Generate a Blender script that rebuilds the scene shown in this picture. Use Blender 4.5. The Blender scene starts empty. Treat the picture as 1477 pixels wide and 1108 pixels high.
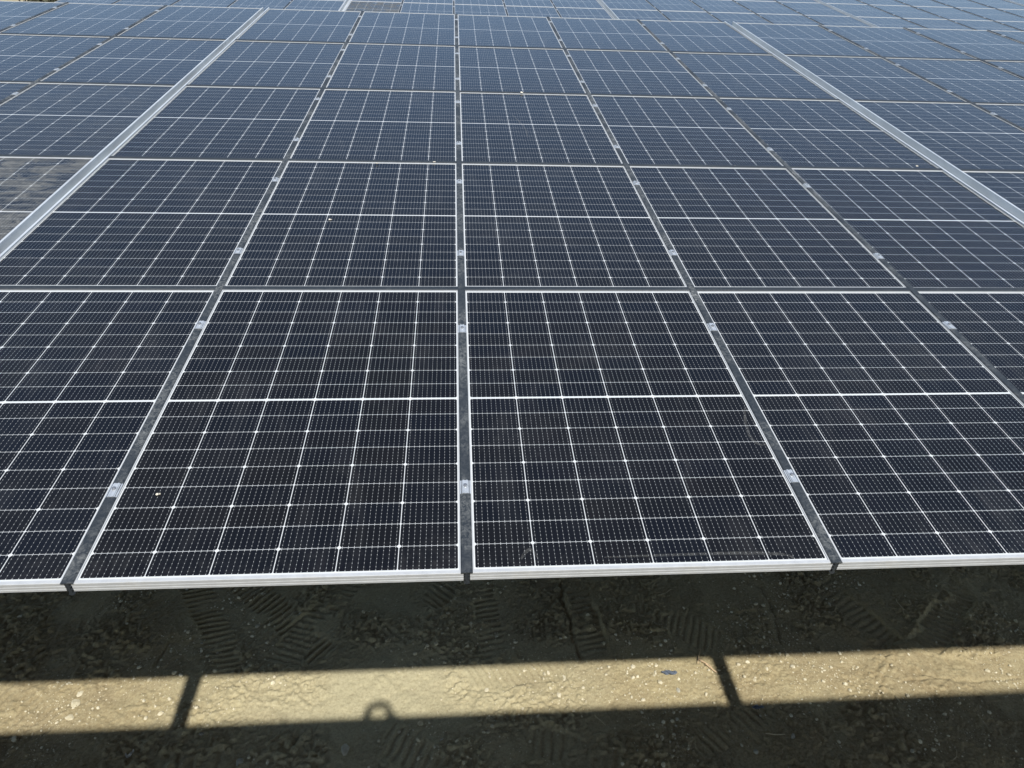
import bpy, bmesh, math, random
import numpy as np
from mathutils import Vector, Matrix
random.seed(7); RNG = np.random.default_rng(11)
SC = bpy.context.scene
COL = SC.collection
R = math.radians

# ------------------------------------------------------------------ camera
TILT = R(6.0)                       # every array slopes up away from the camera
H = 5.3                             # front edge of the array above the ground
cam = bpy.data.cameras.new('camera')
cam.sensor_width = 36.0; cam.lens = 1054.55/1477*36.0
cam.clip_start = 0.02; cam.clip_end = 2000
camo = bpy.data.objects.new('camera', cam); COL.objects.link(camo)
CW = Vector((-0.02509, -1.60504, 1.61306))
right = Vector((0.997157, -0.068393, 0.031628)); fwd = Vector((0.074954, 0.857223, -0.509462))
right = (right - fwd*right.dot(fwd)).normalized(); fwd.normalize(); up = right.cross(fwd)
camo.matrix_world = Matrix(((right.x, up.x, -fwd.x, CW.x), (right.y, up.y, -fwd.y, CW.y), (right.z, up.z, -fwd.z, CW.z), (0,0,0,1)))
SC.camera = camo
# ------------------------------------------------------------------ sky, sun, exposure
SUN = Vector((0.111, -0.7255, 1.0)).normalized()
world = bpy.data.worlds.new('World'); SC.world = world; world.use_nodes = True
wn = world.node_tree.nodes; sky = wn.new('ShaderNodeTexSky'); sky.sky_type = 'NISHITA'; sky.sun_disc = False
sky.sun_elevation = math.asin(SUN.z); sky.sun_rotation = math.atan2(SUN.x, SUN.y); sky.air_density = 1.0; sky.dust_density = 0.9; sky.ozone_density = 1.6
world.node_tree.links.new(sky.outputs[0], wn['Background'].inputs[0]); wn['Background'].inputs[1].default_value = 0.105
sun = bpy.data.lights.new('sun', 'SUN'); sun.energy = 4.2; sun.angle = R(0.7); sun.color = (1.0, 0.975, 0.94)
suno = bpy.data.objects.new('sun', sun); COL.objects.link(suno)
suno.rotation_euler = SUN.to_track_quat('Z', 'Y').to_euler(); suno.location = (3, -10, 20)
SC.view_settings.view_transform = 'Standard'; SC.view_settings.look = 'None'; SC.view_settings.gamma = 1; SC.view_settings.use_curve_mapping = False
SC.view_settings.exposure = 0.62

def project(p):
    d = Vector(p) - CW
    z = d.dot(fwd)
    if z < 0.05: return None
    f = 1054.55
    return (738.5 + f*d.dot(right)/z, 554 - f*d.dot(up)/z)
def gpx(x, y, z=-H):                # ground point seen at a photograph pixel (used to survey where tracks and debris lie)
    d = fwd + right*((x-738.5)/1054.55) - up*((y-554)/1054.55)
    t = (z - CW.z)/d.z
    return CW + d*t
CT, ST = math.cos(TILT), math.sin(TILT)
def P(x, y, z=0.0):                 # array coordinates (along, up the slope, off the surface) -> world
    return Vector((x, y*CT - z*ST, y*ST + z*CT))

# ------------------------------------------------------------------ helpers
def tag(o, label=None, cat=None, group=None, kind=None):
    if label: o['label'] = label
    if cat: o['category'] = cat
    if group: o['group'] = group
    if kind: o['kind'] = kind
    return o
def obj(name, bm, mats, parent=None, smooth=False):
    me = bpy.data.meshes.new(name); bm.normal_update(); bm.to_mesh(me); bm.free()
    for m in (mats if isinstance(mats, (list, tuple)) else [mats]): me.materials.append(m)
    if smooth: me.polygons.foreach_set('use_smooth', [True]*len(me.polygons))
    o = bpy.data.objects.new(name, me); COL.objects.link(o)
    if parent: o.parent = parent
    return o
def empty(name, loc=(0,0,0), rot=(0,0,0)):
    o = bpy.data.objects.new(name, None); o.empty_display_size = .1; COL.objects.link(o); o.location = loc; o.rotation_euler = rot
    return o
def box(bm, x0, x1, y0, y1, z0, z1, mi=0):
    vs = [bm.verts.new((x, y, z)) for z in (z0, z1) for y in (y0, y1) for x in (x0, x1)]
    for q in ((0,2,3,1),(4,5,7,6),(0,1,5,4),(2,6,7,3),(0,4,6,2),(1,3,7,5)):
        f = bm.faces.new([vs[i] for i in q]); f.material_index = mi
def prism(bm, prof, x0, x1, axis='x', mi=0):
    """closed profile (a,b) extruded along an axis; axis x: (y,z); axis y: (x,z)"""
    mk = (lambda t, a, b: (t, a, b)) if axis == 'x' else (lambda t, a, b: (a, t, b))
    A = [bm.verts.new(mk(x0, a, b)) for a, b in prof]; B = [bm.verts.new(mk(x1, a, b)) for a, b in prof]
    n = len(prof)
    fs = [bm.faces.new(A), bm.faces.new(B[::-1])]
    for i in range(n):
        fs.append(bm.faces.new((A[i], B[i], B[(i+1) % n], A[(i+1) % n])))
    for f in fs: f.material_index = mi
def fixn(bm): bmesh.ops.recalc_face_normals(bm, faces=bm.faces[:])
def dup(root, loc, rot=None):
    r = root.copy(); COL.objects.link(r); r.location = loc
    if rot is not None: r.rotation_euler = rot
    for ch in list(root.children):
        c = ch.copy(); COL.objects.link(c); c.parent = r
        for g in list(ch.children):
            d = g.copy(); COL.objects.link(d); d.parent = c
    return r

# ------------------------------------------------------------------ node helpers
class NT:
    def __init__(s, name):
        s.m = bpy.data.materials.new(name); s.m.use_nodes = True; s.t = s.m.node_tree; s.b = s.t.nodes['Principled BSDF']
    def n(s, typ, **kw):
        x = s.t.nodes.new(typ)
        for k, v in kw.items(): setattr(x, k, v)
        return x
    def link(s, a, b): s.t.links.new(a, b)
    def put(s, sock, v):
        if hasattr(v, 'is_output') or hasattr(v, 'links'): s.link(v, sock)
        else: sock.default_value = v
    def math(s, op, a, b=None, c=None, clamp=False):
        x = s.n('ShaderNodeMath', operation=op, use_clamp=clamp)
        s.put(x.inputs[0], a)
        if b is not None: s.put(x.inputs[1], b)
        if c is not None: s.put(x.inputs[2], c)
        return x.outputs[0]
    def mix(s, fac, a, b):
        x = s.n('ShaderNodeMix', data_type='RGBA')
        s.put(x.inputs[0], fac)
        for k, v in ((6, a), (7, b)):
            if isinstance(v, tuple): x.inputs[k].default_value = (*v, 1) if len(v) == 3 else v
            else: s.link(v, x.inputs[k])
        return x.outputs[2]
    def noise(s, scale, detail=4, rough=.55, vec=None, dist=0):
        x = s.n('ShaderNodeTexNoise'); x.inputs['Scale'].default_value = scale; x.inputs['Detail'].default_value = detail
        x.inputs['Roughness'].default_value = rough; x.inputs['Distortion'].default_value = dist
        if vec is not None: s.link(vec, x.inputs['Vector'])
        return x.outputs[0]
    def ramp(s, v, lo, hi):
        x = s.n('ShaderNodeMapRange'); x.inputs[1].default_value = lo; x.inputs[2].default_value = hi; s.link(v, x.inputs[0])
        return x.outputs[0]
    def scalevec(s, vec, sc):
        x = s.n('ShaderNodeVectorMath', operation='MULTIPLY'); s.link(vec, x.inputs[0]); x.inputs[1].default_value = sc
        return x.outputs[0]
    def bump(s, h, strength=.3, dist=.01):
        x = s.n('ShaderNodeBump'); x.inputs['Strength'].default_value = strength; x.inputs['Distance'].default_value = dist
        s.link(h, x.inputs['Height']); s.link(x.outputs[0], s.b.inputs['Normal'])
    def set(s, **kw):
        for k, v in kw.items(): s.b.inputs[k.replace('_', ' ')].default_value = v
        return s.m

def cell_material(name, dusty, attr=False):
    N = NT(name)
    tc = N.n('ShaderNodeTexCoord'); oi = N.n('ShaderNodeObjectInfo'); pos = tc.outputs['Object']
    if attr:
        at = N.n('ShaderNodeAttribute'); at.attribute_name = 'panel_co'; pos = at.outputs['Vector']
    sp = N.n('ShaderNodeSeparateXYZ'); N.link(pos, sp.inputs[0]); x, y = sp.outputs[0], sp.outputs[1]
    ax, ay = N.math('ABSOLUTE', x), N.math('ABSOLUTE', y)
    yy = N.math('SUBTRACT', ay, .004)
    dx = N.math('PINGPONG', ax, .092); dy = N.math('PINGPONG', yy, .0465)
    colgap = N.math('LESS_THAN', dx, .00125); rowgap = N.math('LESS_THAN', dy, .0008)
    mid = N.math('LESS_THAN', ay, .0052)
    ex = N.math('GREATER_THAN', ax, .5508); ey = N.math('GREATER_THAN', ay, .8402)
    # corners: stronger cut every second row (half cut cells)
    dy2 = N.math('PINGPONG', N.math('ADD', yy, .0), .093)
    cham = N.math('MAXIMUM', N.math('LESS_THAN', N.math('ADD', dx, dy), .0050), N.math('LESS_THAN', N.math('ADD', dx, dy2), .0082))
    white = N.math('MAXIMUM', N.math('MAXIMUM', colgap, mid), N.math('MAXIMUM', N.math('MAXIMUM', ex, ey), cham))
    # busbars
    xin = N.math('SUBTRACT', N.math('PINGPONG', ax, .092), .001)
    db = N.math('PINGPONG', N.math('SUBTRACT', xin, .0091), .0091)     # zero on each wire
    bus = N.math('LESS_THAN', db, .00027)
    dp = N.math('PINGPONG', dy, .0078)
    pad = N.math('MULTIPLY', N.math('LESS_THAN', db, .00075), N.math('LESS_THAN', dp, .0021))
    tick = N.math('MULTIPLY', N.math('LESS_THAN', db, .0010), N.math('LESS_THAN', dy, .0052))
    pad = N.math('MAXIMUM', pad, tick)
    # cell id for tone
    cx = N.math('FLOOR', N.math('DIVIDE', x, .184)); cy = N.math('FLOOR', N.math('DIVIDE', y, .093))
    cv = N.n('ShaderNodeCombineXYZ'); N.link(cx, cv.inputs[0]); N.link(cy, cv.inputs[1]); N.link(N.math('MULTIPLY', oi.outputs['Random'], 97.0), cv.inputs[2])
    wnz = N.n('ShaderNodeTexWhiteNoise'); N.link(cv.outputs[0], wnz.inputs['Vector'])
    tone = N.math('ADD', N.math('MULTIPLY', wnz.outputs['Value'], .5), N.math('MULTIPLY', oi.outputs['Random'], .5))
    cell = N.mix(tone, (.0058, .0052, .0046), (.0026, .0038, .0070))
    c = N.mix(N.math('MULTIPLY', bus, .65), cell, (.16, .17, .17))
    c = N.mix(N.math('MULTIPLY', rowgap, .9), c, (.44, .46, .455))
    c = N.mix(N.math('MULTIPLY', pad, .75), c, (.36, .37, .36))
    c = N.mix(white, c, (.49, .505, .495))
    # dust
    off = N.n('ShaderNodeVectorMath', operation='ADD'); N.link(pos, off.inputs[0])
    rv = N.n('ShaderNodeCombineXYZ'); N.link(N.math('MULTIPLY', oi.outputs['Random'], 53.0), rv.inputs[0]); N.link(N.math('MULTIPLY', oi.outputs['Random'], 31.0), rv.inputs[1])
    N.link(rv.outputs[0], off.inputs[1]); ov = off.outputs[0]
    n1 = N.ramp(N.noise(2.3, 5, .6, ov, .6), .48, .78)
    n2 = N.ramp(N.noise(26, 4, .7, ov), .45, .8)
    streak = N.ramp(N.noise(7, 3, .6, N.scalevec(ov, (1, .25, 1)), 1.2), .55, .85)
    d = N.math('MULTIPLY', n1, N.math('ADD', .35, n2))
    low = N.ramp(y, -.72, -.85)                 # rain leaves dust along the lower rail
    d = N.math('ADD', d, N.math('MULTIPLY', low, N.math('MULTIPLY', n2, .8)))
    d = N.math('ADD', N.math('MULTIPLY', d, .050), N.math('MULTIPLY', streak, .045), clamp=True)
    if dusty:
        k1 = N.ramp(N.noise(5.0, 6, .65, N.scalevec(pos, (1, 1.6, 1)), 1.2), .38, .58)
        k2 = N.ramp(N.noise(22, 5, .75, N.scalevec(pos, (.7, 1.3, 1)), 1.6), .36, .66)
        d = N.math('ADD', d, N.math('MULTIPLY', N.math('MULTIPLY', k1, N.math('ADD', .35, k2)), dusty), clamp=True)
    else:
        d = N.math('ADD', d, N.math('MULTIPLY', oi.outputs['Random'], .012))
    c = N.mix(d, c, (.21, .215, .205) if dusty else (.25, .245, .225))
    N.link(c, N.b.inputs['Base Color'])
    r = N.math('ADD', .10, N.math('MULTIPLY', d, 1.6), clamp=True)
    N.link(r, N.b.inputs['Roughness'])
    wav = N.noise(1.4, 2, .5, ov); N.bump(wav, .05, .02)
    N.b.inputs['IOR'].default_value = 1.33
    return N.m
M_CELL = cell_material('solar_cell_glass', 0)
M_CELL_ADDED = cell_material('solar_cell_glass_of_added_panels', 0, True)
M_CELL_DUST_REFLECTION = cell_material('dusty_solar_cell_glass', .42)  # real dust on a near panel, painted dark reflection on a far one
M_CELL_DIRTY = cell_material('soiled_solar_cell_glass', .07)

def metal(name, col, rough, metallic, var=.15, scale=14, stretch=(1,1,1), spots=None):
    N = NT(name); tc = N.n('ShaderNodeTexCoord'); oi = N.n('ShaderNodeObjectInfo')
    v = N.scalevec(tc.outputs['Object'], stretch)
    a = N.noise(scale, 5, .65, v)
    dark = tuple(c*(1-var) for c in col); lite = tuple(min(1, c*(1+var*.5)) for c in col)
    c = N.mix(N.ramp(a, .3, .7), dark, lite)
    if spots:
        s = N.ramp(N.noise(spots[0], 5, .7, tc.outputs['Object'], .5), spots[1], spots[2])
        c = N.mix(N.math('MULTIPLY', s, spots[4]), c, spots[3])
    N.link(c, N.b.inputs['Base Color'])
    N.link(N.math('ADD', rough-.08, N.math('MULTIPLY', a, .2)), N.b.inputs['Roughness'])
    N.b.inputs['Metallic'].default_value = metallic
    return N.m
M_FRAME = metal('anodised_frame', (.385, .40, .405), .5, .1, .10, 30, (1, 1, 1), (9, .55, .8, (.42, .39, .32), .35))
M_GALV = metal('galvanised_steel', (.53, .56, .57), .45, .35, .18, 9, (1, .3, 1), (5, .55, .8, (.45, .44, .40), .3))
M_CLAMP = metal('clamp_aluminium', (.48, .51, .53), .38, .45, .2, 40)
M_BOLT = metal('bolt_steel', (.40, .41, .42), .35, .8, .2, 60)
M_STEEL = metal('beam_steel', (.42, .44, .45), .5, .4, .2, 6)
def rubber(name, amt):
    N = NT(name); tc = N.n('ShaderNodeTexCoord'); geo = N.n('ShaderNodeNewGeometry'); w = geo.outputs['Position']
    a = N.ramp(N.noise(4.5, 4, .6, w, .4), .42, .72); b = N.ramp(N.noise(55, 6, .75, w, 1.0), .42, .68)
    sp = N.math('MULTIPLY', N.math('ADD', .12, a), b)
    c = N.mix(N.math('MULTIPLY', sp, amt), (.017, .022, .027), (.27, .275, .255))
    N.link(c, N.b.inputs['Base Color']); N.b.inputs['Roughness'].default_value = .6; N.b.inputs['Specular IOR Level'].default_value = .35
    N.bump(b, .25, .002)
    return N.m
M_RUB = rubber('black_rubber_seal', .75); M_RUBC = rubber('clean_rubber_seal', .12)

# ------------------------------------------------------------------ ground
def ground_mat():
    N = NT('bare_clay_soil'); geo = N.n('ShaderNodeNewGeometry'); p = geo.outputs['Position']
    big = N.ramp(N.noise(.55, 4, .6, p, .5), .35, .65); mid = N.ramp(N.noise(3.2, 5, .65, p, .8), .3, .72)
    fine = N.noise(38, 6, .75, p); grit = N.ramp(N.noise(120, 3, .8, p), .3, .75)
    c = N.mix(big, (.205, .143, .062), (.292, .225, .106))
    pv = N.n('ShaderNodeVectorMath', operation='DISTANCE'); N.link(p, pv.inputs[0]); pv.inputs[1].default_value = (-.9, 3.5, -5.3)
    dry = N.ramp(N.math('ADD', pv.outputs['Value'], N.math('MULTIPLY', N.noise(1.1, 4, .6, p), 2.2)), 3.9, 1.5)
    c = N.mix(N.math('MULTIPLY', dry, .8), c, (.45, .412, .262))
    c = N.mix(N.math('MULTIPLY', mid, .40), c, (.37, .325, .185))
    damp = N.ramp(N.noise(.9, 4, .6, N.scalevec(p, (1, 1.3, 1)), 1.0), .54, .70)
    c = N.mix(N.math('MULTIPLY', damp, .55), c, (.165, .118, .062))
    c = N.mix(N.math('MULTIPLY', N.ramp(fine, .35, .75), .45), c, (.44, .395, .25))
    c = N.mix(N.math('MULTIPLY', N.ramp(fine, .55, .30), .55), c, (.125, .095, .045))
    c = N.mix(N.math('MULTIPLY', grit, .25), c, (.52, .48, .35))
    N.link(c, N.b.inputs['Base Color']); N.b.inputs['Roughness'].default_value = .95
    N.b.inputs['Specular IOR Level'].default_value = .15
    N.bump(N.math('ADD', fine, N.math('MULTIPLY', grit, .5)), .55, .012)
    return N.m
M_SOIL = ground_mat()

def value_noise(X, Y, cell, seed):
    rng = np.random.default_rng(seed); g = rng.random((256, 256))
    u, v = X/cell + 1000, Y/cell + 1000
    i, j = np.floor(u).astype(int), np.floor(v).astype(int); fu, fv = u-i, v-j
    fu = fu*fu*(3-2*fu); fv = fv*fv*(3-2*fv)
    q = lambda a, b: g[a % 256, b % 256]
    return (q(i,j)*(1-fu)+q(i+1,j)*fu)*(1-fv)+(q(i,j+1)*(1-fu)+q(i+1,j+1)*fu)*fv
def fbm(X, Y, cell, seed, n=4, k=.5):
    s = 0; a = 1; t = 0
    for o in range(n):
        s = s + a*(value_noise(X, Y, cell/2**o, seed+o)-.5); t += a; a *= k
    return s/t*2
# tracks: (pixel start, pixel end, width m, lug pitch m, skew, depth m)
TRACKS = [((258,800),(338,966),.36,.082,-.30,.030), ((320,808),(470,950),.40,.080,.10,.038), ((520,820),(400,960),.40,.085,.15,.022),
          ((688,805),(716,958),.32,.080,.12,.022), ((560,925),(655,838),.42,.085,-.1,.026), ((668,978),(820,968),.30,.082,.45,.016),
          ((825,826),(862,948),.34,.090,.1,.020), ((540,995),(640,950),.30,.090,.25,.016), ((205,1112),(330,1104),.36,.125,.05,.034),
          ((1000,1062),(1140,1040),.42,.100,.45,.026), ((880,845),(1040,930),.42,.09,.3,.020), ((1180,840),(1290,935),.40,.09,.1,.018),
          ((1310,955),(1480,985),.40,.09,.35,.012), ((60,1010),(160,985),.38,.10,.05,.012), ((530,1045),(640,1120),.42,.10,.2,.022),
          ((760,1060),(900,1110),.40,.11,.2,.018), ((0,985),(80,1060),.36,.09,.2,.014), ((1400,830),(1330,940),.4,.09,.2,.014)]
RUTS = [((806,835),(838,960),.05,.035), ((1095,838),(1130,935),.06,.02), ((245,925),(225,965),.03,.02), ((1290,985),(1475,975),.03,.012)]
def ground_height(X, Y):
    Z = .050*fbm(X, Y, .9, 3, 4) + .011*fbm(X, Y, .10, 9, 3, .7)
    rough = np.clip(fbm(X, Y, .55, 21, 3)*1.8+.10+.45*np.clip((Y-3.95)/.3, 0, 1)+.5*np.clip((3.2-Y)/.3, 0, 1), 0, 1.1)
    cl = np.clip(fbm(X, Y, .060, 31, 2, .6)*2.2-.10, 0, .6) + .6*np.clip(fbm(X, Y, .030, 35, 2, .6)*2.2-.15, 0, .6)
    Z = Z + rough*.036*cl + .010*np.clip(fbm(X, Y, .020, 41, 2, .7)*2-.1, 0, 1)*np.clip(fbm(X, Y, .4, 43, 2)*3+.4, 0, 1)
    for (a, b, w, pitch, skew, dep) in TRACKS:
        A, B = gpx(*a), gpx(*b); L = math.hypot(B.x-A.x, B.y-A.y); ux, uy = (B.x-A.x)/L, (B.y-A.y)/L
        s = (X-A.x)*ux+(Y-A.y)*uy; t = -(X-A.x)*uy+(Y-A.y)*ux
        wob = .03*fbm(X, Y, .18, 51, 2)
        m = np.clip((w/2 - np.abs(t+wob))/.03, 0, 1)*np.clip((s+wob*2)/.08, 0, 1)*np.clip((L-s+wob*2)/.08, 0, 1)
        m = m*np.clip(.78+fbm(X, Y, .22, 61, 3)*1.7, 0, 1)
        ph = s/pitch + skew*t/pitch + .25*fbm(X, Y, .25, 71, 2)
        wv = np.cos(2*np.pi*ph); lug = np.clip(wv*1.6+.5*fbm(X, Y, .05, 77, 2), -1, 1)
        Z = Z*(1-.8*m) + m*(dep*.36*lug - .010)
    for (a, b, w, dep) in RUTS:
        A, B = gpx(*a), gpx(*b); L = math.hypot(B.x-A.x, B.y-A.y); ux, uy = (B.x-A.x)/L, (B.y-A.y)/L
        s = (X-A.x)*ux+(Y-A.y)*uy; t = -(X-A.x)*uy+(Y-A.y)*ux + .05*fbm(X, Y, .2, 81, 2)
        m = np.exp(-(t/w*1.6)**2)*np.clip(s/.1, 0, 1)*np.clip((L-s)/.1, 0, 1)
        Z = Z - dep*m
    return Z
def axis(lo, hi, step, far):
    a = list(np.arange(lo, hi+step/2, step)); d = step; x = a[-1]; r = []
    while x < far: d *= 1.35; x += d; r.append(x)
    l = []; x = a[0]; d = step
    while x > -far: d *= 1.35; x -= d; l.append(x)
    return np.array(l[::-1]+a+r)
gx, gy = axis(-5.9, 7.9, .0135, 500), axis(2.2, 5.6, .0115, 500)
X, Y = np.meshgrid(gx, gy)
Z = -H + ground_height(X, Y)*np.clip(1-np.maximum(np.abs(X-1)-9, 0)/6, 0, 1)*np.clip(1-np.maximum(np.abs(Y-4)-4, 0)/6, 0, 1)
nx, ny = len(gx), len(gy)
me = bpy.data.meshes.new('ground'); me.vertices.add(nx*ny)
me.vertices.foreach_set('co', np.stack([X, Y, Z], -1).astype(np.float32).ravel())
ii = (np.arange(ny-1)[:, None]*nx + np.arange(nx-1)[None, :]).ravel()
fa = np.stack([ii, ii+1, ii+nx+1, ii+nx], -1).astype(np.int32)
me.loops.add(fa.size); me.polygons.add(len(fa))
me.loops.foreach_set('vertex_index', fa.ravel()); me.polygons.foreach_set('loop_start', np.arange(0, fa.size, 4, dtype=np.int32))
me.polygons.foreach_set('use_smooth', np.ones(len(fa), dtype=bool)); me.update(calc_edges=True); me.validate()
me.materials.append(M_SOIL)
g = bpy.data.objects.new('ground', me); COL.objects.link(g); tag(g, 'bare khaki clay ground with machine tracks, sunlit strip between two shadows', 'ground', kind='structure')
def gz(x, y): return -H + float(ground_height(np.array([[x]]), np.array([[y]]))[0, 0])

# ------------------------------------------------------------------ solar panel prototype
PW, PL, PT = 1.134, 1.722, .035
PX, PY = 1.154, 1.742
def make_panel():
    root = empty('solar_panel')
    bm = bmesh.new()                            # rails: lip 12 mm wide, stepped outer wall
    def rail(a0, a1, side, ax):
        # outward profile from outer bottom to lip
        pr = [(0,0),(0,.008),(.0009,.0092),(.0009,.0115),(0,.0127),(0,.0195),(.0008,.0207),(.0008,.0230),(0,.0242),(0,.0335),(.0012,PT),(.012,PT),(.012,.0325),(.003,.0325),(.003,.003),(.022,.003),(.022,0)]
        half = PL/2 if ax == 'x' else PW/2
        prof = [(side*(half-a), z) for a, z in pr]
        prism(bm, prof, a0, a1, ax)
    rail(-PW/2, PW/2, -1, 'x'); rail(-PW/2, PW/2, 1, 'x')
    e = .0124
    rail(-PL/2+e, PL/2-e, -1, 'y'); rail(-PL/2+e, PL/2-e, 1, 'y')
    fixn(bm); obj('frame', bm, M_FRAME, root)
    bm = bmesh.new(); box(bm, -PW/2+.0035, PW/2-.0035, -PL/2+.0035, PL/2-.0035, .0265, .0318)
    fixn(bm); obj('cell_glass', bm, M_CELL, root)
    return root
panel0 = make_panel()
used = []
HIDDEN = []                                    # unseen panels added to block sky light: one object at the end
def place_panel(x, y, label, group, shift=(0,0,0), mat=None, hidden=False):
    """x, y: array coordinates of the centre"""
    loc = P(x, y, -PT) + Vector(shift)
    r = (TILT + R(random.uniform(-.10,.10)), R(random.uniform(-.07,.07)), 0)
    if hidden: HIDDEN.append((loc, r)); return
    if not used: o = panel0; o.location = loc; o.rotation_euler = r; used.append(1)
    else: o = dup(panel0, loc, r)
    tag(o, label, 'solar panel', group)
    if mat:
        for c in o.children:
            if c.name.startswith('cell_glass'):
                c.data = c.data.copy(); c.data.materials[0] = mat
    return o
# column centres: three bays of five panels, gutters between
BAY = {-1: -11.64, 0: -5.82, 1: 0.0, 2: 5.86, 3: 11.72}  # the two outermost bays are unseen, added to darken the ground below
S0 = -2.308                                     # left edge seam of the middle bay
def colx(b, c): return BAY[b] + S0 + PX*(c+.5)
ORD = ['first', 'second', 'third', 'fourth', 'fifth']
ROWN = ['front row', 'second row', 'middle row', 'fourth row', 'top row']
def colname(b, c):
    if b == -1: return ORD[4-c] + ' column of the farthest left bay'
    if b == 0: return ORD[4-c] + ' column left of the left gutter'
    if b == 1: return ORD[c] + ' column right of the left gutter'
    if b == 3: return ORD[c] + ' column of the farthest right bay'
    return ORD[c] + ' column right of the right gutter'
def rowy(i): return PY*i + PL/2
def in_view(pts, m=30):
    pr = [project(p) for p in pts]; pr = [q for q in pr if q]
    if not pr: return False
    xs = [q[0] for q in pr]; ys = [q[1] for q in pr]
    return max(xs) > -m and min(xs) < 1477+m and max(ys) > -m and min(ys) < 1108+m
for b in (-1, 0, 1, 2, 3):
    for c in range(5):
        for i in range(5):
            mat = None; adj = 'black'
            if (b, c, i) == (0, 4, 1): mat = M_CELL_DUST_REFLECTION; adj = 'grey dust-smeared'
            if (b, c, i) == (0, 4, 2): mat = M_CELL_DIRTY; adj = 'lightly soiled'
            place_panel(colx(b, c), rowy(i), f'{adj} solar panel, {ROWN[i]}, {colname(b, c)}', 'solar panels of the near array', mat=mat, hidden=b in (-1, 3))

# ------------------------------------------------------------------ rubber seals
def make_seal(length):
    root = empty('rubber_seal')
    bm = bmesh.new()
    prism(bm, [(-.0182,.0010),(-.0182,.0022),(-.0142,.0058),(.0142,.0058),(.0182,.0022),(.0182,.0010)], 0, length, 'y')
    fixn(bm); obj('cap_strip', bm, M_RUB, root)
    bm = bmesh.new()
    prof = [(-.0045,.0012),(-.0045,-.010),(-.0085,-.014),(-.0045,-.016),(-.0045,-.024),(-.0085,-.028),(-.0045,-.030),(-.0045,-.040),(-.009,-.047),(-.003,-.052),(.003,-.052),(.009,-.047),(.0045,-.040),(.0045,-.030),(.0085,-.028),(.0045,-.024),(.0045,-.016),(.0085,-.014),(.0045,-.010),(.0045,.0012)]
    prism(bm, prof, .002, length-.002, 'y'); fixn(bm); obj('seal_web', bm, M_RUBC, root)
    return root
SEALN = {0: ['', 'fourth', 'third', 'second', 'first'], 1: ['', 'first', 'second', 'third', 'fourth'], 2: ['', 'first', 'second', 'third', 'fourth']}
def seamname(b, k):
    return SEALN[b][k] + (' seam left of the left gutter' if b == 0 else ' seam right of the left gutter' if b == 1 else ' seam right of the right gutter')
seal0 = make_seal(5*PY - .02 + .008)
first = True
for b in (0, 1, 2):
    for k in range(1, 5):
        loc = P(BAY[b]+S0+PX*k, -.004)
        o = seal0 if first else dup(seal0, loc)
        first = False
        o.location = loc; o.rotation_euler = (TILT, 0, 0)
        tag(o, f'dark rubber strip with mud splashes along the {seamname(b, k)}', 'rubber seal', 'rubber seals between panel columns')
BTW = ['front and second rows', 'second and middle rows', 'middle and fourth rows', 'fourth and top rows']
BAYS = ['left of left gutter', 'between the two gutters', 'right of right gutter', 'far right bay']
BAYN = ['the bay left of the left gutter', 'the middle bay between the gutters', 'the bay right of the right gutter']
def cross_seal(x0, x1):
    bm = bmesh.new()
    prism(bm, [(-.018,.0012),(-.018,.0020),(-.0135,.0050),(.0135,.0050),(.018,.0020),(.018,.0012),(.004,.0012),(.004,-.03),(-.004,-.03),(-.004,.0012)], x0, x1, 'x')
    fixn(bm); return obj('cross_seal', bm, M_RUBC)
cs = cross_seal(-2.5*PX+.012, 2.5*PX-.012); first = True
for b in (0, 1, 2):
    for i in range(1, 5):
        o = cs
        if not first: o = cs.copy(); COL.objects.link(o)
        first = False
        o.location = P(BAY[b]+S0+PX*2.5, PY*i-.010); o.rotation_euler = (TILT, 0, 0)
        tag(o, f'thin black cross seal between {BTW[i-1]}, {BAYS[b]}', 'rubber seal', 'rubber seals between panel rows')

# ------------------------------------------------------------------ clamps
def make_clamp():
    root = empty('panel_clamp')
    bm = bmesh.new()
    prism(bm, [(-.0185,.0013),(-.0185,.0052),(-.010,.0060),(-.0085,.0092),(-.004,.0092),(-.003,.0078),(.003,.0078),(.004,.0092),(.0085,.0092),(.010,.0060),(.0185,.0052),(.0185,.0013)], -.031, .031, 'y')
    fixn(bm); obj('clamp_plate', bm, M_CLAMP, root)
    bm = bmesh.new(); bmesh.ops.create_cone(bm, cap_ends=True, segments=14, radius1=.0068, radius2=.0062, depth=.006, matrix=Matrix.Translation((0, .004, .0112)))
    bmesh.ops.create_cone(bm, cap_ends=True, segments=6, radius1=.003, radius2=.003, depth=.002, matrix=Matrix.Translation((0, .004, .0150)))
    fixn(bm); obj('bolt', bm, M_BOLT, root)
    return root
clamp0 = make_clamp(); first = True
for b in (0, 1, 2):
    for k in range(1, 5):
        for i in range(5):
            for e, dy in ((0, .365), (1, 1.377)):
                p = P(BAY[b]+S0+PX*k, PY*i+dy+random.uniform(-.02, .02))
                if not in_view([p], 20): continue
                o = clamp0 if first else dup(clamp0, p)
                first = False
                o.location = p; o.rotation_euler = (TILT, 0, R(random.uniform(-1.5, 1.5)))
                tag(o, f'{"upper" if e else "lower"} silver clamp beside {ROWN[i]}, {seamname(b, k)}', 'clamp', 'clamps on the rubber seams')

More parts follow.
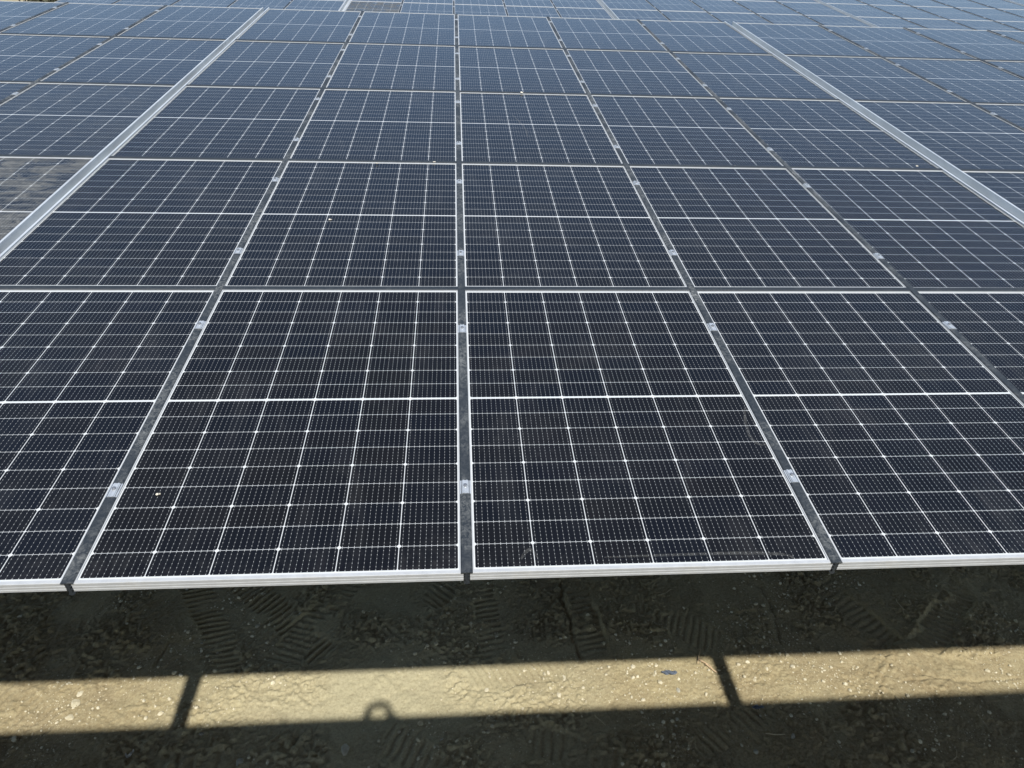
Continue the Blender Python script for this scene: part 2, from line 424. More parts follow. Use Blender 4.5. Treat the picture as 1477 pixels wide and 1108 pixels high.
# ------------------------------------------------------------------ gutters
def gutter(x0, x1, y0, y1, label, group, shift=(0,0,0), name='rain_gutter'):
    """U channel between two bays, lips folded over the panel frames"""
    w0, w1, d, lip, t = x0, x1, .062, .010, .003
    bm = bmesh.new()
    prof = [(w0-lip, .0015), (w0-lip, lip*.9), (w0+t, lip*.9), (w0+t, -d+t), (w1-t, -d+t), (w1-t, lip*.9), (w1+lip, lip*.9), (w1+lip, .0015), (w1+.0002, .0015), (w1+.0002, -d), (w0-.0002, -d), (w0-.0002, .0015)]
    xm = (x0+x1)/2
    prism(bm, [(a-xm, z) for a, z in prof], 0, y1-y0, 'y'); fixn(bm)
    o = obj(name, bm, M_GALV); o.location = P(xm, y0) + Vector(shift); o.rotation_euler = (TILT, 0, 0)
    return tag(o, label, 'gutter', group)
GL = (BAY[0]+S0+PX*5-.010+.002, S0+.010-.002)
GR = (S0+PX*5-.010+.002, BAY[2]+S0+.010-.002)
# the channel mouths are wider than the seams: the panels beside them leave these gaps
for nm, (a, bb) in (('left', GL), ('right', GR)):
    ysp = 3.47 if nm == 'left' else 5.22
    gutter(a, bb, -.03, ysp, f'silver galvanised gutter, lower length of the {nm} channel between panel bays', 'galvanised gutters')
    gutter(a, bb, ysp+.004, 5*PY+.01, f'silver galvanised gutter, upper length of the {nm} channel between panel bays', 'galvanised gutters')

# ------------------------------------------------------------------ far array
FS = Vector(P(-.02, 17.019, -1.25)); FROW0 = -3         # seam row seen just above the ridge
FB = [(-2.37-5.87*1, 'leftmost bay'), (-2.37, 'second bay from left'), (-2.37+5.87, 'third bay from left'), (-2.37+5.87*2, 'fourth bay from left'), (-2.37+5.87*3, 'fifth bay from left')]
FROWN = {-5: 'front row', -4: 'second row', -3: 'added third row', -2: 'fourth row', -1: 'lowest visible row', 0: 'second visible row', 1: 'third visible row', 2: 'farthest visible row'}
fvis = set()
for bi, (bx, bn) in enumerate(FB):
    for c in range(5):
        x = bx + .05 + PX*(c+.5)
        seen = any(in_view([FS+P(x+sx*.55, PY*i+PL/2+sy*.85) for sx in (-1, 1) for sy in (-1, 1)], 4) for i in range(-1, 3))
        if not seen and bi > 3: continue
        for i in range(-5, 3):
            y = PY*i + PL/2 + .01
            mat = M_CELL_DUST_REFLECTION if (bi, c, i) == (1, 0, -1) else None  # dull glass colour here imitates a dark reflection on this far panel
            lab = f'{"reflection-painted" if mat else "blue-grey"} far-array solar panel, {ORD[c]} column of {bn}, {FROWN[i]}'
            place_panel(x, y, lab, 'solar panels of the far array', FS, mat, hidden=i < -1); fvis.add((bi, c, i))  # rows below the visible ones are added to close off the sky
def simple_clamp():
    bm = bmesh.new(); prism(bm, [(-.0185,.0013),(-.0185,.0052),(-.010,.0060),(-.0085,.0112),(.0085,.0112),(.010,.0060),(.0185,.0052),(.0185,.0013)], -.031, .031, 'y'); fixn(bm)
    return obj('panel_clamp', bm, M_CLAMP)
sc0 = None
fseal = None
def plain_strip(l):
    bm = bmesh.new(); prism(bm, [(-.0182,.0010),(-.0182,.0022),(-.0142,.0058),(.0142,.0058),(.0182,.0022),(.0182,.0010),(.004,.0010),(.004,-.03),(-.004,-.03),(-.004,.0010)], 0, l, 'y'); fixn(bm)
    return obj('rubber_seal', bm, M_RUBC)
for bi, (bx, bn) in enumerate(FB):
    for k in range(1, 5):
        x = bx + .05 + PX*k
        if not ((bi, k-1, 2) in fvis and (bi, k, 2) in fvis): continue
        if not in_view([FS+P(x, y) for y in (-.8, .6, 1.7, 3.)], 2): continue
        if fseal is None: fseal = plain_strip(4*PY); o = fseal
        else: o = fseal.copy(); COL.objects.link(o)
        o.location = FS+P(x, -PY); o.rotation_euler = (TILT, 0, 0)
        tag(o, f'far array rubber strip, {ORD[k-1]} one inside its {bn}', 'rubber seal', 'rubber seals of the far array')
        for i in range(-1, 3):
            for e, dy in ((0, .365), (1, 1.377)):
                p = FS+P(x, PY*i+dy+.01)
                if not in_view([p], 2) : continue
                if project(p)[1] > 42: continue
                if sc0 is None: sc0 = simple_clamp(); o = sc0
                else: o = sc0.copy(); COL.objects.link(o)
                o.location = p; o.rotation_euler = (TILT, 0, 0)
                tag(o, f'far {"upper" if e else "lower"} clamp, {FROWN[i]}, {ORD[k-1]} seam of the {bn}', 'clamp', 'clamps of the far array')
GN = ['', 'leftmost', 'second', 'third', 'fourth']
for q in (1, 2, 3, 4):
    xg = FB[q][0]
    if not in_view([FS+P(xg, y) for y in (-.8, .6, 1.7, 3.)], 2): continue
    gutter(xg-.04, xg+.052, -PY, 3*PY, f'far galvanised gutter, {GN[q]} from the left across the far array', 'gutters of the far array', FS)

# ------------------------------------------------------------------ array behind the camera (casts the near shadow)
RIDGE = Vector((0, -1.207, .85)); NB = 5; WAY = ['upper edge row', 'second row down', 'middle row', 'fourth row down', 'lowest row']
BCK = RIDGE - P(0, NB*PY-.02, 0)
pb = panel0
for b in (-1, 0, 1, 2, 3):
    for c in range(5):
        for i in range(NB):
            place_panel(colx(b, c), rowy(i), f'solar panel behind the camera, {WAY[NB-1-i]}, {colname(b, c)}', 'solar panels of the array behind the camera', BCK, hidden=b in (-1, 3))
for b in (0, 1, 2):
    for k in range(1, 5):
        s = fseal.copy(); COL.objects.link(s); s.scale.y = NB/4; s.location = BCK + P(BAY[b]+S0+PX*k, 0); s.rotation_euler = (TILT, 0, 0)
        tag(s, f'rubber strip behind the camera, {seamname(b, k)}', 'rubber seal', 'rubber seals behind the camera')
    s = cs.copy(); COL.objects.link(s); s.location = BCK + P(BAY[b]+S0+PX*2.5, (NB-1)*PY-.010); s.rotation_euler = (TILT, 0, 0)
    tag(s, f'black cross seal behind the camera, {BAYS[b]}', 'rubber seal', 'rubber seals behind the camera')

for nm, (a, bb) in (('left', GL), ('right', GR), ('far left', (GL[0]-5.82, GL[1]-5.82)), ('far right', (GR[0]+5.86, GR[1]+5.86))):
    gutter(a, bb, 0, NB*PY, f'galvanised gutter behind the camera, in line with the {nm} channel', 'galvanised gutters behind the camera', BCK)
    if 'far' in nm: gutter(a, bb, -.03, 5*PY+.01, f'galvanised gutter of the near array, {nm} channel outside the picture', 'galvanised gutters')

def hidden_panels():
    from mathutils import Euler
    src = [(c.data, mi) for c in panel0.children for mi in ([0] if c.name.startswith('frame') else [1])]
    vv, loc, ff, mats, base = [], [], [], [], 0
    geo = []
    for me_, mi in src:
        V = np.array([v.co[:] for v in me_.vertices]); geo.append((V, [list(p.vertices) for p in me_.polygons], mi))
    for l, r in HIDDEN:
        M = np.array(Euler(r).to_matrix())
        for V, F, mi in geo:
            vv.append(V@M.T+np.array(l)); loc.append(V); ff += [[i+base for i in f] for f in F]; mats += [mi]*len(F); base += len(V)
    me_ = bpy.data.meshes.new('solar_panels_added'); me_.from_pydata(np.concatenate(vv).tolist(), [], ff)
    me_.materials.append(M_FRAME); me_.materials.append(M_CELL_ADDED); me_.polygons.foreach_set('material_index', mats)
    at = me_.attributes.new('panel_co', 'FLOAT_VECTOR', 'POINT'); at.data.foreach_set('vector', np.concatenate(loc).astype(np.float32).ravel())
    o = bpy.data.objects.new('solar_panels_added', me_); COL.objects.link(o)
    tag(o, 'unseen solar panels extending the arrays, added to keep sky light off the ground', 'solar panels', kind='stuff')
hidden_panels()

# ------------------------------------------------------------------ rafters and posts (their shadows cross the sunlit strip)
def rafter(x, label):
    root = empty('steel_rafter', (x, 2.5, -.25))
    bm = bmesh.new()
    # one welded box beam following both arrays, joined across the gap
    w = .076; top, bot = -.105, -.31
    for stations in ([P(0, -1.62), P(0, 5*PY)], [BCK + P(0, -.05), BCK + P(0, NB*PY-.08)]):
        rings = []
        for s in stations:
            rings.append([bm.verts.new((sx*w, s.y-2.5, s.z+z+.25)) for sx, z in ((-1, top), (1, top), (1, bot), (-1, bot))])
        for a, b2 in zip(rings, rings[1:]):
            for j in range(4): bm.faces.new((a[j], a[(j+1) % 4], b2[(j+1) % 4], b2[j]))
        bm.faces.new(rings[0]); bm.faces.new(rings[-1][::-1])
    lo, hi = P(0, -1.5), BCK + P(0, NB*PY-.35)          # short upright that carries the upper beam on the lower one
    box(bm, -.06, .06, hi.y-2.5-.06, hi.y-2.5+.06, lo.z+top+.25-.03, hi.z+bot+.25+.02)
    fixn(bm); obj('beam', bm, M_STEEL, root)
    for py in (7.0, -3.6):
        p = P(0, py) if py > 0 else BCK + P(0, .55)
        bm = bmesh.new(); box(bm, -.09, .09, -.09, .09, -H-.1, p.z+bot-.002)
        fixn(bm); o = obj('post', bm, M_STEEL, root); o.location = (0, p.y-2.5, .25)
    return tag(root, label, 'rafter', 'steel rafters under the gutters')
XG = [(GL[0]+GL[1])/2, (GR[0]+GR[1])/2]
rafter(XG[0], 'grey steel rafter on posts under the left gutter'); rafter(XG[1], 'grey steel rafter on posts under the right gutter')
rafter(XG[0]-5.84, 'grey steel rafter on posts at the far left end of the near array'); rafter(XG[1]+5.84, 'grey steel rafter on posts at the far right end of the near array')

# ------------------------------------------------------------------ gravel, stones and litter on the ground
def stone_mat(name, a, b):
    N = NT(name); tc = N.n('ShaderNodeTexCoord'); geo = N.n('ShaderNodeNewGeometry')
    v = N.ramp(N.noise(9, 5, .7, geo.outputs['Position']), .3, .7); N.link(N.mix(v, a, b), N.b.inputs['Base Color']); N.b.inputs['Roughness'].default_value = .9
    N.bump(N.noise(60, 4, .7, geo.outputs['Position']), .5, .006)
    return N.m
M_STONE = stone_mat('gravel_stone', (.33, .28, .17), (.62, .57, .42)); M_ROCK = stone_mat('grey_clod', (.22, .20, .15), (.38, .36, .28))
def add_rock(bm, c, r, rng, sub=1, flat=.65):
    ret = bmesh.ops.create_icosphere(bm, subdivisions=sub, radius=1)
    k = rng.normal(size=(3, 3)); q, _ = np.linalg.qr(k)
    ax = np.array([1, rng.uniform(.6, 1), rng.uniform(.5, .9)])
    pl = rng.normal(size=(7, 3)); pl /= np.linalg.norm(pl, axis=1)[:, None]; pd = rng.uniform(.62, .95, 7)
    for v in ret['verts']:
        p = np.array(v.co)
        for n, d in zip(pl, pd):
            e = p@n
            if e > d: p = p - n*(e-d)
        p = q@(p*ax)*r
        v.co = (c[0]+p[0], c[1]+p[1], c[2]+p[2]*flat)
def rocks_fast(n):
    """many small stones as one mesh"""
    bm = bmesh.new(); bmesh.ops.create_icosphere(bm, subdivisions=1, radius=1); V = np.array([v.co[:] for v in bm.verts]); F = np.array([[v.index for v in f.verts] for f in bm.faces]); bm.free()
    xs, ys, rs = [], [], []
    while len(xs) < n:
        x, y = RNG.uniform(-5.6, 7.6), RNG.uniform(2.3, 5.4)
        den = float(np.clip(fbm(np.array([x]), np.array([y]), .7, 91, 3)[0]*2.2+.35, .05, 1))
        if RNG.random() < den: xs.append(x); ys.append(y); rs.append(min(.028, .0042*(RNG.pareto(2.2)+1)))
    xs, ys, rs = map(np.array, (xs, ys, rs)); zs = -H + ground_height(xs[None], ys[None])[0]
    vv, ff = [], []
    for i in range(n):
        q, _ = np.linalg.qr(RNG.normal(size=(3, 3))); s = RNG.uniform(.6, 1.1, 3); jit = 1+RNG.uniform(-.22, .22, (len(V), 1))
        p = (V*jit*s)@q.T*rs[i]; p[:, 2] *= .7
        vv.append(p+np.array([xs[i], ys[i], zs[i]+rs[i]*.2])); ff.append(F+i*len(V))
    me = bpy.data.meshes.new('gravel'); me.from_pydata(np.concatenate(vv).tolist(), [], np.concatenate(ff).tolist()); me.materials.append(M_STONE)
    o = bpy.data.objects.new('gravel', me); COL.objects.link(o)
    return tag(o, 'small pale gravel and crumbs scattered over the bare clay', 'gravel', kind='stuff')
rocks_fast(9000)
STN = [((498,1083),.075,'square grey clod lying in the dark strip, largest lump near the bottom edge'), ((275,922),.022,'pale stone in the shade at the end of a tread print'),
       ((291,928),.02,'small light stone beside a tread print under the front edge'), ((1143,1064),.035,'round grey stone among tread marks at lower right'),
       ((945,972),.028,'pale stone beside the dark blue plastic scrap'), ((978,996),.034,'whitish stone between the blue scrap and shadow bar'),
       ((1109,948),.018,'small white stone right of the shadow bar top'), ((1457,972),.03,'pale curved stone in the sunlit strip near the right edge'),
       ((764,907),.018,'lone small stone in deep shade right of the middle seam'), ((702,995),.03,'pale flat stone at the gravel patch under the middle seam'),
       ((108,1014),.06,'flat pale clod pressed in the sunlit strip at left'), ((116,999),.05,'flat pale clod above another in the left sunlit strip'),
       ((100,1035),.05,'flat pale clod lowest of three in the left sunlit strip'), ((291,1060),.03,'oblong stone right of the left shadow bar foot'),
       ((372,905),.03,'grey stone by the diagonal tread print in shade'), ((345,1100),.05,'rough clod at the bottom edge near the left shadow bar'), ((1090,1085),.03,'brownish stone in the dark ground at lower right')]
for (px, r, lab) in STN:
    p = gpx(*px); bm = bmesh.new(); rng = np.random.default_rng(int(px[0])); add_rock(bm, (0, 0, 0), r, rng, 2, .55 if 'flat' not in lab else .25); fixn(bm)
    o = obj('stone', bm, M_STONE if 'pale' in lab or 'white' in lab else M_ROCK); o.location = (p.x, p.y, gz(p.x, p.y)+r*.12); tag(o, lab, 'stone', 'loose stones and clods')

def plain(name, col, rough=.6, spec=.4):
    N = NT(name); geo = N.n('ShaderNodeNewGeometry'); v = N.noise(40, 4, .6, geo.outputs['Position'])
    N.link(N.mix(N.ramp(v, .3, .7), tuple(c*.7 for c in col), col), N.b.inputs['Base Color']); N.b.inputs['Roughness'].default_value = rough; N.b.inputs['Specular IOR Level'].default_value = spec
    return N.m
M_WOOD = plain('dry_stick', (.55, .40, .24), .8); M_STRAW = plain('dry_straw', (.52, .44, .28), .8); M_FILM = plain('blue_plastic_film', (.22, .26, .32), .25, .6); M_WHITE = plain('white_scrap', (.68, .66, .60), .6)
def tube(bm, pts, r0, r1, seg=6):
    rings = []; n = len(pts)
    for i, p in enumerate(pts):
        d = (pts[min(i+1, n-1)]-pts[max(i-1, 0)]).normalized(); a = d.orthogonal().normalized(); b = d.cross(a); r = r0+(r1-r0)*i/(n-1)
        rings.append([bm.verts.new(p+(a*math.cos(t)+b*math.sin(t))*r) for t in (2*math.pi*j/seg for j in range(seg))])
    for A, B in zip(rings, rings[1:]):
        for j in range(seg): bm.faces.new((A[j], A[(j+1) % seg], B[(j+1) % seg], B[j]))
    bm.faces.new(rings[0][::-1]); bm.faces.new(rings[-1])
def twig(a, b, r, mat, name, label, cat, branches=(), lift=.012, group=None):
    A, B = gpx(*a), gpx(*b); n = 7; pts = []
    for i in range(n):
        t = i/(n-1); p = A.lerp(B, t); k = .008*math.sin(5*t+a[0]); pts.append(Vector((p.x+k, p.y-k, gz(p.x, p.y)+lift)))
    c = pts[0].copy(); bm = bmesh.new(); tube(bm, [q-c for q in pts], r, r*.6)
    for (t, dx, dy, dz) in branches:
        s = pts[int(t*(n-1))]-c; tube(bm, [s, s+Vector((dx, dy, dz))*.6, s+Vector((dx, dy, dz))], r*.5, r*.25)
    fixn(bm); o = obj(name, bm, mat, None, True); o.location = c; return tag(o, label, cat, group)
twig((1006,951),(1034,972),.012,M_WOOD,'dry_stick','dry brown stick with side twigs lying beside the right shadow bar','stick',((0,.05,.10,.05),(.0,-.03,-.09,.03),(.7,-.05,.02,.03),(.85,-.04,.05,.04)),.025)
for a, b, lab in [((859,1034),(873,1047),'pale straw in the lower dark strip right of centre'), ((948,860),(969,850),'pale straw in deep shade under the front edge'), ((1292,868),(1302,890),'thin straw in deep shade below the right panel'),
                  ((664,1014),(674,1010),'tiny dark twig in the bright strip near the gravel patch'), ((1292,1006),(1296,1016),'short straw at the strip edge, right side'), ((1105,1060),(1133,1062),'flat broken straw beside the round grey stone'),
                  ((1375,1100),(1378,1085),'short upright straw bit at the lower right edge'), ((1388,934),(1396,938),'pale straw on the shadow line at far right'), ((1070,920),(1082,930),'thin straw just above the right shadow bar')]:
    twig(a, b, .0042, M_STRAW, 'straw', lab, 'straw', group='bits of straw')
def scrap(px, lx, ly, mat, name, label, cat, seed, h=.02, rot=0, group=None):
    rng = np.random.default_rng(seed); p = gpx(*px); bm = bmesh.new(); n, m = 9, 5; V = {}
    for i in range(n):
        for j in range(m):
            u, v = i/(n-1)*2-1, j/(m-1)*2-1; taper = (1-abs(u)**2.2*.75)
            V[i, j] = bm.verts.new((u*lx/2+rng.uniform(-1,1)*lx*.03, v*ly/2*taper+rng.uniform(-1,1)*ly*.08, .006+h*abs(math.sin(3*u+2*v))*rng.uniform(.3,1)))
    for i in range(n-1):
        for j in range(m-1): bm.faces.new((V[i,j], V[i+1,j], V[i+1,j+1], V[i,j+1]))
    bmesh.ops.solidify(bm, geom=bm.faces[:], thickness=.0015); fixn(bm)
    o = obj(name, bm, mat); o.location = (p.x, p.y, gz(p.x, p.y)+.006); o.rotation_euler = (0, 0, rot); return tag(o, label, cat, group)
scrap((965,973), .17, .06, M_FILM, 'plastic_scrap', 'crumpled dark blue plastic scrap in the sunlit strip', 'plastic scrap', 3, .035, R(-4), 'scraps of blue plastic')
scrap((1093,1021), .13, .045, M_FILM, 'plastic_scrap', 'small blue plastic scrap on the shadow edge at right', 'plastic scrap', 5, .02, 0, 'scraps of blue plastic')
scrap((190,1090), .08, .03, M_WHITE, 'paper_scrap', 'torn pale paper scrap in the dark strip at lower left', 'paper scrap', 8, .04, R(65), 'scraps of pale paper')
scrap((184,1094), .06, .022, M_WHITE, 'paper_scrap', 'narrow pale scrap leaning left of the torn paper', 'paper scrap', 9, .03, R(-50), 'scraps of pale paper')
scrap((637,1068), .04, .014, M_WHITE, 'paper_scrap', 'tiny white scrap in the lower dark strip near centre', 'paper scrap', 10, .01, R(30), 'scraps of pale paper')

# ------------------------------------------------------------------ wiped dust arcs lying on the glass
def streak_mat():
    N = NT('dried_dust_film'); geo = N.n('ShaderNodeNewGeometry'); n = N.ramp(N.noise(60, 5, .75, geo.outputs['Position']), .35, .75)
    N.b.inputs['Base Color'].default_value = (.34, .34, .31, 1); N.b.inputs['Roughness'].default_value = .9
    N.link(N.math('MULTIPLY', n, .20), N.b.inputs['Alpha']); return N.m
M_STREAK = streak_mat()
def streak(pts, w):
    d = [fwd + right*((x-738.5)/1054.55) - up*((y-554)/1054.55) for x, y in pts]; n = Vector((0, -ST, CT))
    W = [CW + q*(-CW.dot(n)/q.dot(n)) + n*(-.0027) for q in d]
    # smooth curve
    C = []
    for i in range(len(W)-1):
        p0, p1, p2, p3 = W[max(i-1, 0)], W[i], W[i+1], W[min(i+2, len(W)-1)]
        for k in range(6):
            t = k/6; C.append(.5*((2*p1)+(p2-p0)*t+(2*p0-5*p1+4*p2-p3)*t*t+(3*p1-p0-3*p2+p3)*t**3))
    C.append(W[-1]); mid = C[len(C)//2]
    host = min((o for o in bpy.data.objects if o.name.startswith('solar_panel')), key=lambda o: (P(0,0,0)+o.location-mid).length)
    bm = bmesh.new(); rows = []
    for i, c in enumerate(C):
        t = (C[min(i+1, len(C)-1)]-C[max(i-1, 0)]).normalized(); s = n.cross(t).normalized()*w*.5*(math.sin(math.pi*(i+.6)/(len(C)+.2))**.5)
        rows.append((bm.verts.new(c-s-host.location), bm.verts.new(c+s-host.location)))
    for a, b in zip(rows, rows[1:]): bm.faces.new((a[0], a[1], b[1], b[0]))
    fixn(bm); o = obj('dust_streak', bm, M_STREAK, host); o.rotation_euler = (0, 0, 0)
    bpy.context.view_layer.update()
    o.matrix_parent_inverse = host.matrix_world.inverted() @ Matrix.Translation(host.location)
for pts, w in (([(872,803),(960,800),(1060,797),(1120,798),(1140,801),(1148,808)], .012), ([(1074,585),(1076,610),(1083,630),(1095,640),(1107,640)], .014), ([(738,164),(750,176),(758,186),(761,198)], .012),
               ([(1247,293),(1250,287),(1247,281)], .014), ([(35,207),(46,213),(53,218)], .014), ([(680,236),(692,231),(706,228)], .03), ([(920,412),(935,404),(955,407),(962,411)], .022),
               ([(752,806),(757,797),(766,792),(775,803)], .012)):
    streak(pts, w)

# ------------------------------------------------------------------ crumbs on the panels
def on_panel(px, py):
    d = fwd + right*((px-738.5)/1054.55) - up*((py-554)/1054.55); n = Vector((0, -ST, CT)); t = -CW.dot(n)/d.dot(n); return CW + d*t + n*(-.003)
M_CRUMB = stone_mat('clay_crumb', (.50, .44, .32), (.74, .70, .60))
for i, (px, py, r, lab) in enumerate([(227,713,.0095,'white crumb on the front row panel right of the first seam'), (475.5,317,.012,'tan clay crumb on a second row panel left of the middle seam'),
        (752,135,.016,'tan clay lump on the row seam near the top centre'), (543,237,.010,'clay crumb on the row seam left of the middle seam'), (626,235,.011,'clay crumb lying on the row seam just left of the middle seam'),
        (1060,240,.012,'clay crumb on the second row seam at right'), (1322,241,.012,'clay crumb on the row seam near the right gutter')]):
    bm = bmesh.new(); rng = np.random.default_rng(50+i); add_rock(bm, (0,0,0), r, rng, 1, .7); add_rock(bm, (r*1.0, r*.3, -r*.1), r*.6, rng, 1, .7); fixn(bm)
    o = obj('clay_crumb', bm, M_CRUMB); p = on_panel(px, py); o.scale = (.75,)*3; o.location = p + Vector((0, 0, r*.35 + (.006 if 'seam' in lab.split('on the')[-1][:12] and 'row seam' in lab else 0))); tag(o, lab, 'clay crumb', 'clay crumbs on the panels')

# ------------------------------------------------------------------ photographer standing behind the upper edge (only the raised arms' shadow is seen)
def person():
    zf = RIDGE.z + (-2.02-RIDGE.y)*math.tan(TILT) + .01
    J = {}; E = []
    def v(n, p, r, par=None):
        J[n] = (Vector(p), r); 
        if par: E.append((par, n))
    bx, by = -.10, -2.02; q = .02
    v('pelvis', (bx, by-.10, q+.93), .135); v('waist', (bx, by-.06, q+1.08), .125, 'pelvis'); v('chest', (bx, by+.01, q+1.28), .145, 'waist'); v('neck0', (bx, by, q+1.42), .075, 'chest')
    v('neck', (bx, by+.01, q+1.50), .055, 'neck0'); v('head0', (bx, by+.03, q+1.57), .075, 'neck'); v('head', (bx, by+.03, q+1.66), .085, 'head0'); v('crown', (bx, by+.02, q+1.72), .06, 'head')
    ph = CW - fwd*.035 - right*.075
    for s in (-1, 1):
        v(f'sh{s}', (bx+s*.17, by+.01, q+1.38), .062, 'chest'); el = Vector((bx+s*.225-.02, by+.22, q+1.27)); v(f'el{s}', el, .052, f'sh{s}')
        hand = ph + right*(s*.088) - fwd*.03 - up*.015
        wr = hand.lerp(el, .30); v(f'wr{s}', wr, .046, f'el{s}'); v(f'pa{s}', hand, .048, f'wr{s}')
        for k in range(4):
            b0 = hand + up*(.030-.018*k) + right*(s*.006) - fwd*.004
            v(f'f{s}{k}a', b0 + fwd*.012 + right*(s*.008), .0095, f'pa{s}'); v(f'f{s}{k}b', b0 - right*(s*(.018+.004*k)) - fwd*.012, .0085, f'f{s}{k}a'); v(f'f{s}{k}c', b0 - right*(s*(.040-.003*k)) - fwd*.008, .0075, f'f{s}{k}b')
        v(f't{s}a', hand - up*.028 + right*(s*.01), .011, f'pa{s}'); v(f't{s}b', hand - up*.040 - right*(s*.02) + fwd*.0, .009, f't{s}a')
        v(f'hip{s}', (bx+s*.10, by-.08, zf+.17), .10, 'pelvis'); v(f'kn{s}', (bx+s*.17, by+.34, zf+.085), .062, f'hip{s}'); v(f'an{s}', (bx+s*.15, by-.04, zf+.05), .042, f'kn{s}'); v(f'to{s}', (bx+s*.13, by-.24, zf+.042), .036, f'an{s}')
    names = list(J); idx = {n: i for i, n in enumerate(names)}; org = Vector((bx, by, zf))
    me = bpy.data.meshes.new('body'); me.from_pydata([(J[n][0]-org)[:] for n in names], [(idx[a], idx[b]) for a, b in E], [])
    o = bpy.data.objects.new('person', me); COL.objects.link(o); o.location = org
    md = o.modifiers.new('skin', 'SKIN'); sd = o.modifiers.new('sub', 'SUBSURF'); sd.levels = 2; sd.render_levels = 2
    for i, n in enumerate(names):
        sv = me.skin_vertices[0].data[i]; sv.radius = (J[n][1],)*2; sv.use_root = (n == 'pelvis')
    dg = bpy.context.evaluated_depsgraph_get(); m2 = bpy.data.meshes.new_from_object(o.evaluated_get(dg)); o.modifiers.clear(); o.data = m2
    for m in (plain('skin', (.50, .33, .24), .5), plain('work_jacket', (.05, .07, .13), .85), plain('work_trousers', (.07, .07, .075), .9), plain('boots', (.12, .08, .05), .7)): m2.materials.append(m)
    hands = [J['pa-1'][0]-org, J['pa1'][0]-org]
    for p in m2.polygons:
        c = p.center; p.use_smooth = True
        if c.y < -.16 and c.z < .12: p.material_index = 3
        elif c.z < .26: p.material_index = 2
        elif c.z > .72 and abs(c.x) < .12 and c.y < .16 or min((c-h).length for h in hands) < .085: p.material_index = 0
        else: p.material_index = 1
    bm = bmesh.new(); bm.from_mesh(m2); hc = J['head'][0]-org
    m2.materials.append(plain('eye_dark', (.03, .025, .02), .3)); m2.materials.append(plain('lips', (.42, .20, .16), .5))
    for (dx, dy, dz, sx, sy, sz, mi) in ((0,.088,-.022,.014,.024,.026,0), (.032,.078,.0,.013,.008,.008,4), (-.032,.078,.0,.013,.008,.008,4), (0,.078,-.062,.026,.010,.008,5), (.086,.0,-.015,.010,.020,.032,0), (-.086,.0,-.015,.010,.020,.032,0)):
        r = bmesh.ops.create_uvsphere(bm, u_segments=12, v_segments=8, radius=1, matrix=Matrix.Translation(hc+Vector((dx, dy, dz))) @ Matrix.Diagonal((sx, sy, sz, 1)))
        for f in {f for q in r['verts'] for f in q.link_faces}: f.material_index = mi; f.smooth = True
    bm.to_mesh(m2); bm.free()
    bm = bmesh.new(); bmesh.ops.create_uvsphere(bm, u_segments=20, v_segments=12, radius=.1)
    for q in bm.verts: q.co = Vector((q.co.x*.92, q.co.y*1.06-.012, max(q.co.z, -.02+.4*max(0, q.co.y))*.95)) + J['head'][0]-org + Vector((0, -.005, .015))
    fixn(bm); obj('hair', bm, plain('dark_hair', (.03, .022, .018), .7), o, True)
    tag(o, 'person in dark work clothes kneeling behind the upper edge, raising a phone in both hands', 'person')
    bm = bmesh.new(); box(bm, -.0775, .0775, -.0385, .0385, -.004, .004); bmesh.ops.bevel(bm, geom=bm.edges[:], offset=.002, segments=2, affect='EDGES'); fixn(bm)
    t = obj('phone', bm, plain('phone_body', (.03, .03, .035), .3)); t.matrix_world = Matrix(((right.x, up.x, -fwd.x, ph.x), (right.y, up.y, -fwd.y, ph.y), (right.z, up.z, -fwd.z, ph.z), (0,0,0,1)))
    tag(t, 'dark phone held sideways in the raised hands', 'phone')
person()

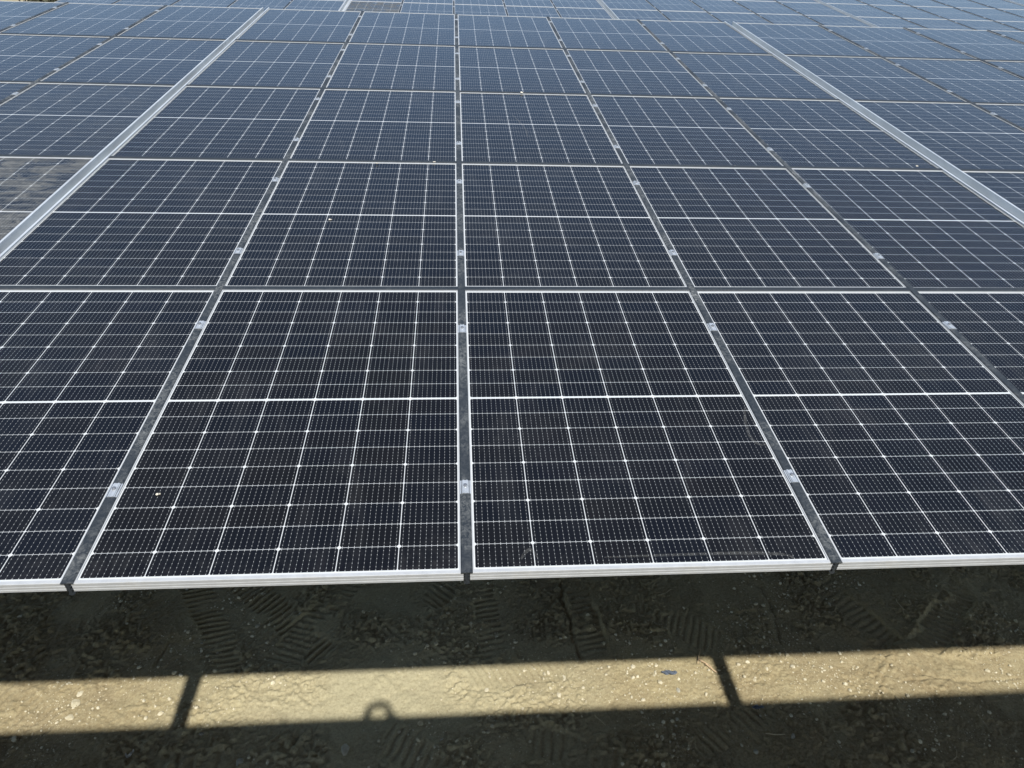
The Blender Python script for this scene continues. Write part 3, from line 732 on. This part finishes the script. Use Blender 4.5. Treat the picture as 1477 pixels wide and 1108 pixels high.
# ------------------------------------------------------------------ trees beyond the left end of the far array
def leaf_mat():
    N = NT('dull_foliage'); oi = N.n('ShaderNodeNewGeometry'); v = N.noise(1.5, 3, .6, oi.outputs['Position'])
    N.link(N.mix(N.ramp(v, .35, .65), (.035, .040, .020), (.10, .095, .050)), N.b.inputs['Base Color']); N.b.inputs['Roughness'].default_value = .8
    return N.m
M_LEAF = leaf_mat(); M_BARK = plain('bark', (.10, .075, .05), .9)
def tree(x, y, h, wd, label, seed):
    rng = np.random.default_rng(seed); root = empty('bushy_tree', (x, y, -H)); bm = bmesh.new()
    tube(bm, [Vector((0, 0, -.1)), Vector((.1, .05, h*.3)), Vector((.0, .1, h*.6)), Vector((.1, 0, h*.85))], .16, .04, 8)
    for k in range(7):
        a = k*2.4; z = h*(.25+.08*k); tube(bm, [Vector((.05, .05, z)), Vector((math.cos(a)*wd*.3, math.sin(a)*wd*.3, z+h*.12)), Vector((math.cos(a)*wd*.42, math.sin(a)*wd*.42, z+h*.22))], .06, .02, 6)
    fixn(bm); obj('trunk', bm, M_BARK, root)
    cl = [(rng.normal(size=3)*np.array([wd*.22, wd*.22, h*.17])+np.array([0, 0, h*.62]), rng.uniform(.16, .30)*wd) for _ in range(16)]
    vv, ff = [], []
    for c, r in cl:
        for _ in range(150):
            d = rng.normal(size=3); d /= np.linalg.norm(d); p = c+d*r*rng.uniform(.55, 1.05); u = rng.normal(size=3); u /= np.linalg.norm(u); w = np.cross(u, d); w /= np.linalg.norm(w)+1e-6; q = rng.uniform(.07, .14); n = len(vv)
            vv += [(p+u*q).tolist(), (p+w*q*.5).tolist(), (p-u*q).tolist(), (p-w*q*.5).tolist()]; ff.append((n, n+1, n+2, n+3))
    me = bpy.data.meshes.new('crown'); me.from_pydata(vv, [], ff); me.materials.append(M_LEAF); o = bpy.data.objects.new('crown', me); COL.objects.link(o); o.parent = root
    tag(root, label, 'tree', 'trees beyond the far array')
for i, (px, Yd, h, wd, lab) in enumerate([(52, 46, 5.2, 2.6, 'dark bushy tree glimpsed beyond the far array, left one of two'), (78, 49, 5.4, 2.8, 'dark bushy tree glimpsed beside the far array end, right one of two')]):
    d = fwd + right*((px-738.5)/1054.55) - up*((0-554)/1054.55); t = (Yd-CW.y)/d.y; tree(CW.x+d.x*t, Yd, h, wd, lab, 200+i)
